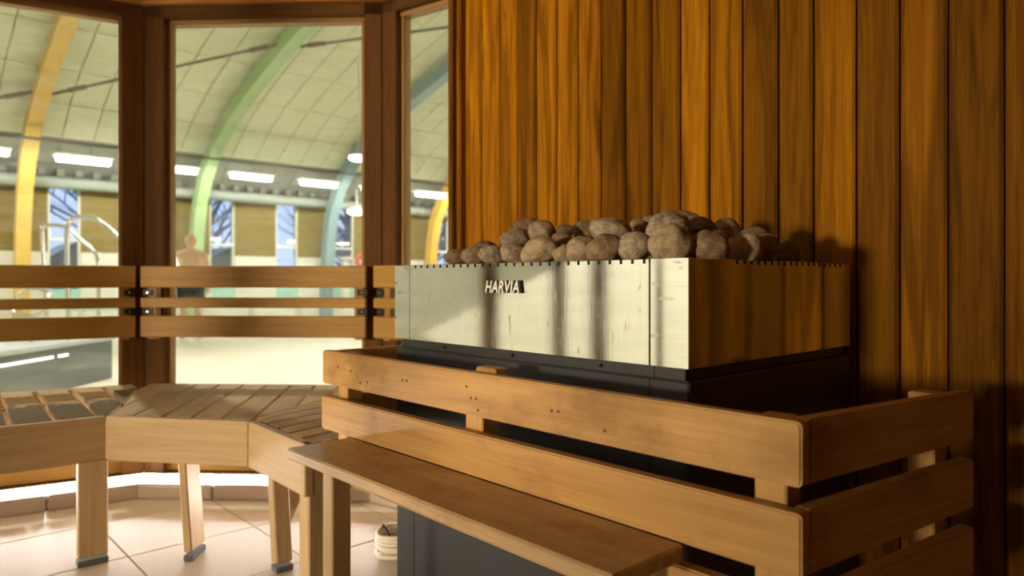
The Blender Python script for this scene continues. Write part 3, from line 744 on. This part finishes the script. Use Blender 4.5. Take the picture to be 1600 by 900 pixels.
# brace rods between the beams
def prof_at(u):
    for i in range(len(PR)-1):
        if PR[i][0] >= u >= PR[i+1][0]:
            t = (PR[i][0]-u)/(PR[i][0]-PR[i+1][0]); return PR[i][1]+(PR[i+1][1]-PR[i][1])*t
    return 6.7
for k, lab in ((-1, 'thin dark brace rod left of the yellow beam'), (0, 'thin dark brace rod from the yellow to the green beam'), (1, 'thin dark brace rod from the green to the blue beam'), (2, 'thin dark brace rod from the blue to the orange beam')):
    ua = min(17.3, 15.7-2.75*k); ub = 15.7-2.75*(k+1); p0 = uv(ua, B0+BP*k+0.14, prof_at(ua)-0.30); p1 = uv(ub, B0+BP*(k+1)-0.14, prof_at(ub)-0.30)
    r = root('brace_rod', lab, 'rod', p0, p1-p0, group='roof brace rods')
    tube('rod', [p0, p1], 0.028, M['steelgrey'], r, frame(p0, p1-p0))
    for p, dd in ((p0, 0.12), (p1, 0.92)): box('turnbuckle', p0+(p1-p0)*dd, p1-p0, 0.35, 0.08, 0.08, M['steelgrey'], r, 0.01)
# duct, cable tray, strip lights
dc = root('air_duct', 'pale grey round duct above the brick wall', 'duct', uv(17.55, 0, 3.0), VD)
tube('duct', [uv(17.70, HV0+0.1, 3.02), uv(17.70, HV1-0.1, 3.02)], 0.13, M['duct'], dc, frame(uv(17.70, 0, 3.02), VD), 14)
for k in range(-4, 50): box('duct_bracket', uv(17.66, k*0.34+0.1, 3.22), VD, 0.14, 0.12, 0.14, M['steelgrey'], dc, 0)
ct = tube('cable_tray', [uv(16.25, HV0+0.1, 3.66), uv(16.25, HV1-0.1, 3.66)], 0.03, M['steelgrey'], None, frame(uv(16.25, 0, 3.66), VD)); tag(ct, 'thin dark cable line running above the strip lights', 'cable')
labs = {3.3: 'strip light in the left window beside the yellow beam', 5.0: 'strip light touching the green beam', 6.7: 'strip light right of the green beam', 8.4: 'strip light just left of the blue beam', 11.8: 'strip light seen in the narrow window', 1.6: 'strip light at the left edge of the photo'}
n_ = 0
for side in (16.2, -6.2):  # second row is unseen, added to brighten the hall
    for k in range(-7, 15):
        v = 3.3+1.70*k
        if not HV0+0.7 < v < HV1-0.7: continue
        lab = labs.get(round(v, 1)) if side > 0 else None
        if lab is None: lab = 'strip light farther along the far wall of the hall' if side > 0 else 'strip light added unseen on the near side to brighten the hall'
        r = root('strip_light', lab, 'strip light', uv(side, v, 3.4), VD, group='hall strip lights' if lab in labs.values() else ('far row of strip lights' if side > 0 else 'added near row of strip lights'))
        box('housing', uv(side, v, 3.40), VD, 1.0, 0.36, 0.05, M['hall_white'], r, 0.005)
        box('tube', uv(side, v, 3.32), VD, 0.94, 0.13, 0.10, M['tube'], r, 0.03, seg=2)
def hung_disc(p, r0, top, lab, group=None):
    r = root('hung_glow', lab, 'lamp', p, (1, 0, 0), group)
    bm = bmesh.new(); bmesh.ops.create_uvsphere(bm, u_segments=20, v_segments=10, radius=r0); bmesh.ops.scale(bm, vec=(1, 1, 0.36), verts=bm.verts)
    link('glow_disc', bm_mesh(bm, smooth=True), frame(p, (1, 0, 0)), r, M['disc'])
    bm = bmesh.new(); bmesh.ops.create_cone(bm, cap_ends=True, segments=20, radius1=r0*1.02, radius2=r0*0.4, depth=r0*0.4)
    link('disc_cap', bm_mesh(bm), frame(p+ZD*r0*0.38, (1, 0, 0)), r, M['hall_white'])
    tube('cord', [p+ZD*r0*0.5, Vector((p.x, p.y, top))], 0.012, M['hall_white'], r, frame(p, (1, 0, 0)), 6)
p = ray(560, 247, 14.9); hung_disc(p, 0.20, 5.5, 'round glowing disc in place of a reflection beside the dark post of the wide window')  # glowing disc stands in for a reflection in the glass
p = ray(557, 331, 19.3); hung_disc(p, 0.25, 3.4, 'round glowing disc hanging low by the far windows next to the blue beam')  # glowing disc with cap and cord

# dark stone tub with chrome rails
tb = root('raised_tub', 'dark tiled raised tub with pale rim outside the left window', 'tub', (-5.9, 5.9, -0.11))
box('tub_wall', (-5.9, 5.95, 0.10), (1, 0, 0), 3.2, 3.4, 0.42, M['tub'], tb, 0.01)
box('rim', (-5.9, 5.95, 0.33), (1, 0, 0), 3.26, 3.46, 0.05, M['tubtop'], tb, 0.012)
box('reflected_streak', (-4.296, 6.25, 0.225), (0, 1, 0), 0.80, 0.012, 0.022, M['streak_glow'], tb, 0.002)  # glowing strip stands in for a reflection in the window glass
box('reflected_streak', (-4.296, 6.80, 0.225), (0, 1, 0), 0.14, 0.012, 0.022, M['streak_glow'], tb, 0.002)
def px_path(L, d): return [ray(x, y, d) for x, y in L]
rB = px_path([(109, 540), (106, 470), (105, 400), (105, 362), (107.5, 346), (118, 340), (135, 339), (150, 342), (165, 352), (185, 370), (210, 393), (240, 420)], 6.9)
rA = px_path([(74, 522), (71, 460), (67, 385), (65.5, 362), (68, 354), (76, 352), (95, 353), (108, 358), (125, 374), (146, 392), (153, 408), (154, 440), (154, 522)], 7.4)
hr = tube('handrail', smooth_path(rB, 4), 0.024, M['chrome'], None, frame(rB[0], (1, 0, 0)), 10); tag(hr, 'nearer chrome handrail sloping down towards the dark post', 'handrail')
hr = tube('handrail', smooth_path(rA, 4), 0.021, M['chrome'], None, frame(rA[0], (1, 0, 0)), 10); tag(hr, 'farther chrome handrail, the left one of the pair', 'handrail')
hc_ = ray(48, 474, 6.7); hp = [hc_+Vector((0.17*math.cos(a), 0.05*math.sin(a), 0.135*math.sin(a))) for a in [k*math.pi/16 for k in range(32)]]
hh = root('chrome_hoop', 'round chrome hoop behind the left backrest', 'hoop', Vector((hc_.x, hc_.y, 0.36)))
tube('ring', hp, 0.012, M['chrome'], hh, frame(hc_, (1, 0, 0)), 8, True); tube('ring', [q+Vector((0, 0.05, 0.02)) for q in hp], 0.010, M['chrome'], hh, frame(hc_, (1, 0, 0)), 8, True)
tube('stem', [hc_-ZD*0.135, Vector((hc_.x, hc_.y, 0.36))], 0.015, M['chrome'], hh, frame(hc_, (1, 0, 0)))

# white sloping parapet added out of view to shape the steel band's reflection
pts = [(3.05, 0.36), (-2.5, 3.1), (-2.5, -0.11), (2.1, -0.11)]
bm = bmesh.new(); a = [bm.verts.new((-6.0, y, z)) for y, z in pts]; b = [bm.verts.new((-6.2, y, z)) for y, z in pts]
bm.faces.new(a); bm.faces.new(b[::-1])
for i in range(4): bm.faces.new((a[i], b[i], b[(i+1) % 4], a[(i+1) % 4]))
tag(link('added_parapet', bm_mesh(bm), None, None, M['hall_white']), 'white sloping parapet added unseen to shape the steel reflection', 'parapet')

# lights added out of view for brightness: flood, wash spots, downlights
def spot(name, p, tgt, en, col, ang, rad, par):
    l_ = bpy.data.lights.new(name, 'SPOT'); l_.energy = en; l_.color = col; l_.spot_size = math.radians(ang); l_.spot_blend = 0.4; l_.shadow_soft_size = rad
    zz = (Vector(p)-Vector(tgt)).normalized(); return link(name, l_, frame(p, ZD.cross(zz), zz), par)
fp = uv(1.02, -8.0, 1.25); fd = (uv(1.02, 1.2, 1.05)-fp).normalized()
r = root('fill_flood', 'flood on a stand, added unseen behind the camera for brightness', 'fill_flood', Vector((fp.x, fp.y, -0.11)), fd)
box('housing', fp-fd*0.12, fd, 0.14, 0.76, 0.76, M['bracket'], r, 0.01); tube('stand', [Vector((fp.x, fp.y, -0.11))-fd*0.12, fp-fd*0.12-ZD*0.37], 0.02, M['bracket'], r, frame(fp, fd))
box('stand_foot', Vector((fp.x, fp.y, -0.10))-fd*0.12, fd, 0.4, 0.4, 0.02, M['bracket'], r)
spot('fill_beam', fp, uv(2.15, WV, 1.15), FILL_FLOOD, (1.0, 0.80, 0.52), 29, 0.34, r).data.spot_blend = 0.9
for k in range(4):
    p = Vector((-4.55, -2.2+k*1.6, 3.1)); r = root('fill_spot', ('first', 'second', 'third', 'fourth')[k]+' ceiling spot added unseen to brighten the mirrored parapet', 'fill_spot', p)
    bm = bmesh.new(); bmesh.ops.create_cone(bm, cap_ends=True, segments=16, radius1=0.09, radius2=0.06, depth=0.16)
    link('can', bm_mesh(bm), frame(p+ZD*0.10, (1, 0, 0)), r, M['bracket'])
    tube('hanger', [p+ZD*0.18, Vector((p.x, p.y, 6.5))], 0.01, M['bracket'], r, frame(p, (1, 0, 0)), 6)
    spot('fill_wash', p, (-6.0, p.y, 0.6), FILL_WASH, (1.0, 0.95, 0.84), 110, 0.06, r)

for k in range(4):
    p = uv(6.4+0.6*k, 1.2+2.4*k, 6.2); r = root('fill_downlight', ('nearest', 'second', 'third', 'fourth')[k]+' high light added unseen to brighten the hall floor', 'downlight', p)
    bm = bmesh.new(); bmesh.ops.create_cone(bm, cap_ends=True, segments=16, radius1=0.14, radius2=0.09, depth=0.2)
    link('can', bm_mesh(bm), frame(p+ZD*0.13, (1, 0, 0)), r, M['hall_white'])
    spot('fill_down', p, p-ZD+VD*0.001, FILL_DOWN, (1.0, 0.95, 0.82), 80, 0.1, r)

# man outside
def person():
    R = math.radians; segs = []
    def cap(p, q, r0, r1): segs.append((Vector(p), Vector(q), r0, r1))
    cap((0, 0.01, 0.90), (0, 0.0, 1.02), 0.135, 0.13); cap((-0.07, 0, 0.95), (-0.09, 0, 1.08), 0.11, 0.115); cap((0.07, 0, 0.95), (0.09, 0, 1.08), 0.11, 0.115)
    cap((-0.08, 0, 1.05), (-0.11, 0, 1.32), 0.125, 0.12); cap((0.08, 0, 1.05), (0.11, 0, 1.32), 0.125, 0.12); cap((0, -0.02, 1.0), (0, 0, 1.34), 0.13, 0.12)
    cap((-0.05, 0, 1.44), (-0.21, 0, 1.385), 0.065, 0.075); cap((0.05, 0, 1.44), (0.21, 0, 1.385), 0.065, 0.075)
    cap((0, 0.01, 1.42), (0, -0.005, 1.56), 0.066, 0.06)
    cap((0, 0.01, 1.66), (0, -0.012, 1.60), 0.092, 0.072); cap((0, 0.0, 1.64), (0, -0.03, 1.575), 0.075, 0.05)
    cap((0, -0.085, 1.655), (0, -0.112, 1.618), 0.012, 0.017); cap((-0.022, -0.088, 1.575), (0.022, -0.088, 1.575), 0.012, 0.012)
    for s in (-1, 1):
        cap((s*0.092, 0.01, 1.66), (s*0.09, 0.012, 1.615), 0.016, 0.012); cap((s*0.05, -0.085, 1.672), (s*0.02, -0.09, 1.672), 0.012, 0.012)
        cap((s*0.22, 0, 1.385), (s*0.275, 0.03, 1.12), 0.062, 0.046); cap((s*0.275, 0.03, 1.12), (s*0.265, -0.05, 0.87), 0.046, 0.032)
        cap((s*0.265, -0.05, 0.86), (s*0.262, -0.065, 0.79), 0.032, 0.034); cap((s*0.262, -0.045, 0.85), (s*0.262, -0.05, 0.79), 0.03, 0.028)
        for f in range(4):
            y = -0.095+f*0.024; L = (0.075, 0.088, 0.082, 0.066)[f]; k0 = Vector((s*0.262, y, 0.785)); k1 = k0+Vector((-s*0.006, -0.004, -L*0.5)); k2 = k1+Vector((-s*0.02, 0.0, -L*0.5))
            cap(k0, k1, 0.0105, 0.0095); cap(k1, k2, 0.0095, 0.008)
        cap((s*0.255, -0.085, 0.835), (s*0.245, -0.118, 0.80), 0.014, 0.011); cap((s*0.245, -0.118, 0.80), (s*0.24, -0.125, 0.768), 0.011, 0.009)
        cap((s*0.09, 0.01, 0.90), (s*0.115, -0.01, 0.50), 0.098, 0.062); cap((s*0.115, -0.01, 0.50), (s*0.12, 0.015, 0.38), 0.06, 0.06); cap((s*0.12, 0.015, 0.38), (s*0.125, 0.02, 0.09), 0.062, 0.040)
        cap((s*0.125, 0.03, 0.05), (s*0.14, -0.11, 0.035), 0.044, 0.034); cap((s*0.14, -0.11, 0.033), (s*0.145, -0.17, 0.028), 0.036, 0.026)
    bm = bmesh.new()
    for p, q, r0, r1 in segs:
        pts = []; rr = []; d = (q-p); dn = d.normalized()
        for t in (-1, -0.7, -0.35, 0): pts.append(p+dn*r0*t); rr.append(r0*math.sqrt(max(0.02, 1-t*t)))
        for t in (0, 0.35, 0.7, 1): pts.append(q+dn*r1*t); rr.append(r1*math.sqrt(max(0.02, 1-t*t)))
        tube_into(bm, pts, rr, 14)
    # flatten the torso front to back
    for v in bm.verts:
        if 0.88 < v.co.z < 1.45 and abs(v.co.x) < 0.24: v.co.y *= 0.86
    return bm
pp = Vector(((298-800)/F*12.9, 12.9, -0.11)); PS = 1.075
ang = math.atan2(-pp.x, pp.y)*-1
mt = Matrix.Translation(pp) @ Matrix.Rotation(math.atan2(pp.y, pp.x)-math.pi/2, 4, 'Z') @ Matrix.Diagonal((PS, PS, PS, 1))
pr = tag(link('person', None, Matrix.Translation(pp)), 'bare-chested man in dark shorts standing in the pool hall', 'person')
body = link('body', bm_mesh(person()), mt, pr, M['skin'])
rm = body.modifiers.new('remesh', 'REMESH'); rm.mode = 'VOXEL'; rm.voxel_size = 0.009; rm.use_smooth_shade = True
sm = body.modifiers.new('smooth', 'SMOOTH'); sm.factor = 0.5; sm.iterations = 4
bm = bmesh.new()
for s in (-1, 1): tube_into(bm, [(s*0.085, 0.005, 0.98), (s*0.09, 0.008, 0.90), (s*0.105, 0.0, 0.72), (s*0.112, -0.005, 0.58)], [0.142, 0.138, 0.118, 0.108], 18)
tube_into(bm, [(0, 0, 0.80), (0, -0.01, 0.90), (0, -0.01, 1.0)], [0.13, 0.165, 0.155], 18)
sh_ = link('shorts', bm_mesh(bm, smooth=True), mt, pr, M['cloth']); rm = sh_.modifiers.new('remesh', 'REMESH'); rm.mode = 'VOXEL'; rm.voxel_size = 0.012; rm.use_smooth_shade = True

# small things along the far wall
p = on_v(540, 10.6); 
lb = root('lifebuoy', 'small red ring buoy on the wall right of the blue beam', 'lifebuoy', uv(17.90, 10.62, 1.50), VD)
tube('ring', [uv(17.90, 10.62+0.16*math.cos(a), 1.50+0.16*math.sin(a)) for a in [k*math.pi/10 for k in range(20)]], 0.05, M['red'], lb, frame(uv(17.93, 10.62, 1.5), VD), 8, True)
for v, lab in ((9.75, 'white pedestal at the foot of the blue beam'), (10.45, 'slim white pedestal right of the blue beam')):
    r = root('pedestal', lab, 'pedestal', uv(17.3, v, -0.11), VD)
    box('column', uv(17.3, v, 0.70), VD, 0.16, 0.16, 1.62, M['hall_white'], r, 0.02); box('cap', uv(17.3, v, 1.53), VD, 0.26, 0.26, 0.06, M['hall_white'], r, 0.01)
for v, u, lab in ((7.6, 16.9, 'low bench by the far wall right of the man'), (4.0, 16.9, 'low bench by the far wall hidden behind the post')):
    r = root('pool_bench', lab, 'bench', uv(u, v, -0.11), VD)
    box('seat', uv(u, v, 0.34), VD, 1.5, 0.4, 0.05, M['turq'], r, 0.01)
    for s in (-0.6, 0.6): box('leg', uv(u, v+s, 0.105), VD, 0.06, 0.34, 0.42, M['chrome'], r, 0.01)

# outside the hall windows
og = wbox('ground_outside', (HU+0.3, -30, -0.5), (HU+60, 70, -0.3), M['grass'], None, 0); tag(og, 'frosty lawn outside the hall windows', 'ground', kind='structure')
def tree(p, h, seed, lab):
    rnd = random.Random(seed); r = root('bare_tree', lab, 'tree', p, group='bare trees outside the hall')
    bm = bmesh.new(); tube_into(bm, [Vector((0, 0, 0)), Vector((0.05, 0, h*0.4)), Vector((0, 0.1, h*0.75)), Vector((0.1, 0, h))], [0.16, 0.13, 0.08, 0.02], 7)
    link('trunk', bm_mesh(bm, smooth=True), Matrix.Translation(p), r, M['hazed_bark'])
    bm = bmesh.new()
    for k in range(60):
        z = h*(0.18+0.75*rnd.random()); a = rnd.random()*6.28; L = (h-z)*0.35+0.7+rnd.random()*0.7; d = Vector((math.cos(a), math.sin(a), 0.5+rnd.random()*0.6)).normalized()
        q = Vector((0.05, 0.03, z)); e = q+d*L; tube_into(bm, [q, q+d*L*0.5+Vector((0, 0, 0.05)), e], [0.045, 0.03, 0.01], 5)
        for j in range(5):
            t = 0.3+0.14*j; a2 = rnd.random()*6.28; d2 = (d+Vector((math.cos(a2), math.sin(a2), 0.3))*0.8).normalized()
            tube_into(bm, [q+d*L*t, q+d*L*t+d2*L*0.4], [0.022, 0.008], 4)
    link('branches', bm_mesh(bm), Matrix.Translation(p), r, M['hazed_bark'])
for k, (u, v, h) in enumerate(((24, 5.2, 7.5), (27, 9.5, 8.0), (23, 13.0, 7.0), (29, 16.4, 8.5), (24.5, 18.0, 7.5), (30, 21.5, 8.0))):
    tree(uv(u, v, -0.3), h, k+3, ('bare tree outside the window left of the dark post', 'bare tree outside the window right of the man', 'bare tree outside the middle hall window', 'bare tree outside the window by the blue beam', 'bare tree outside the window beyond the blue beam', 'bare tree outside the last window by the orange beam')[k])
def hut(c, lab, w=2.6):
    r = root('garden_hut', lab, 'hut', c, VD); box('walls', c+ZD*0.75, VD, w, 2.0, 1.5, M['hut'], r, 0.01)
    bm = bmesh.new(); P = [(-w/2-.2, 1.45), (0, 2.25), (w/2+.2, 1.45)]
    a = [bm.verts.new((x, -1.2, z)) for x, z in P]; b = [bm.verts.new((x, 1.2, z)) for x, z in P]
    bm.faces.new(a); bm.faces.new(b[::-1])
    for i in range(3): bm.faces.new((a[i], b[i], b[(i+1) % 3], a[(i+1) % 3]))
    link('gable_roof', bm_mesh(bm), frame(c, VD), r, M['tub'])
hut(uv(23, 8.4, -0.3), 'dark blue hut outside the window right of the man'); hut(uv(22.5, 4.2, -0.3), 'dark blue hut outside the left hall window', 2.0)
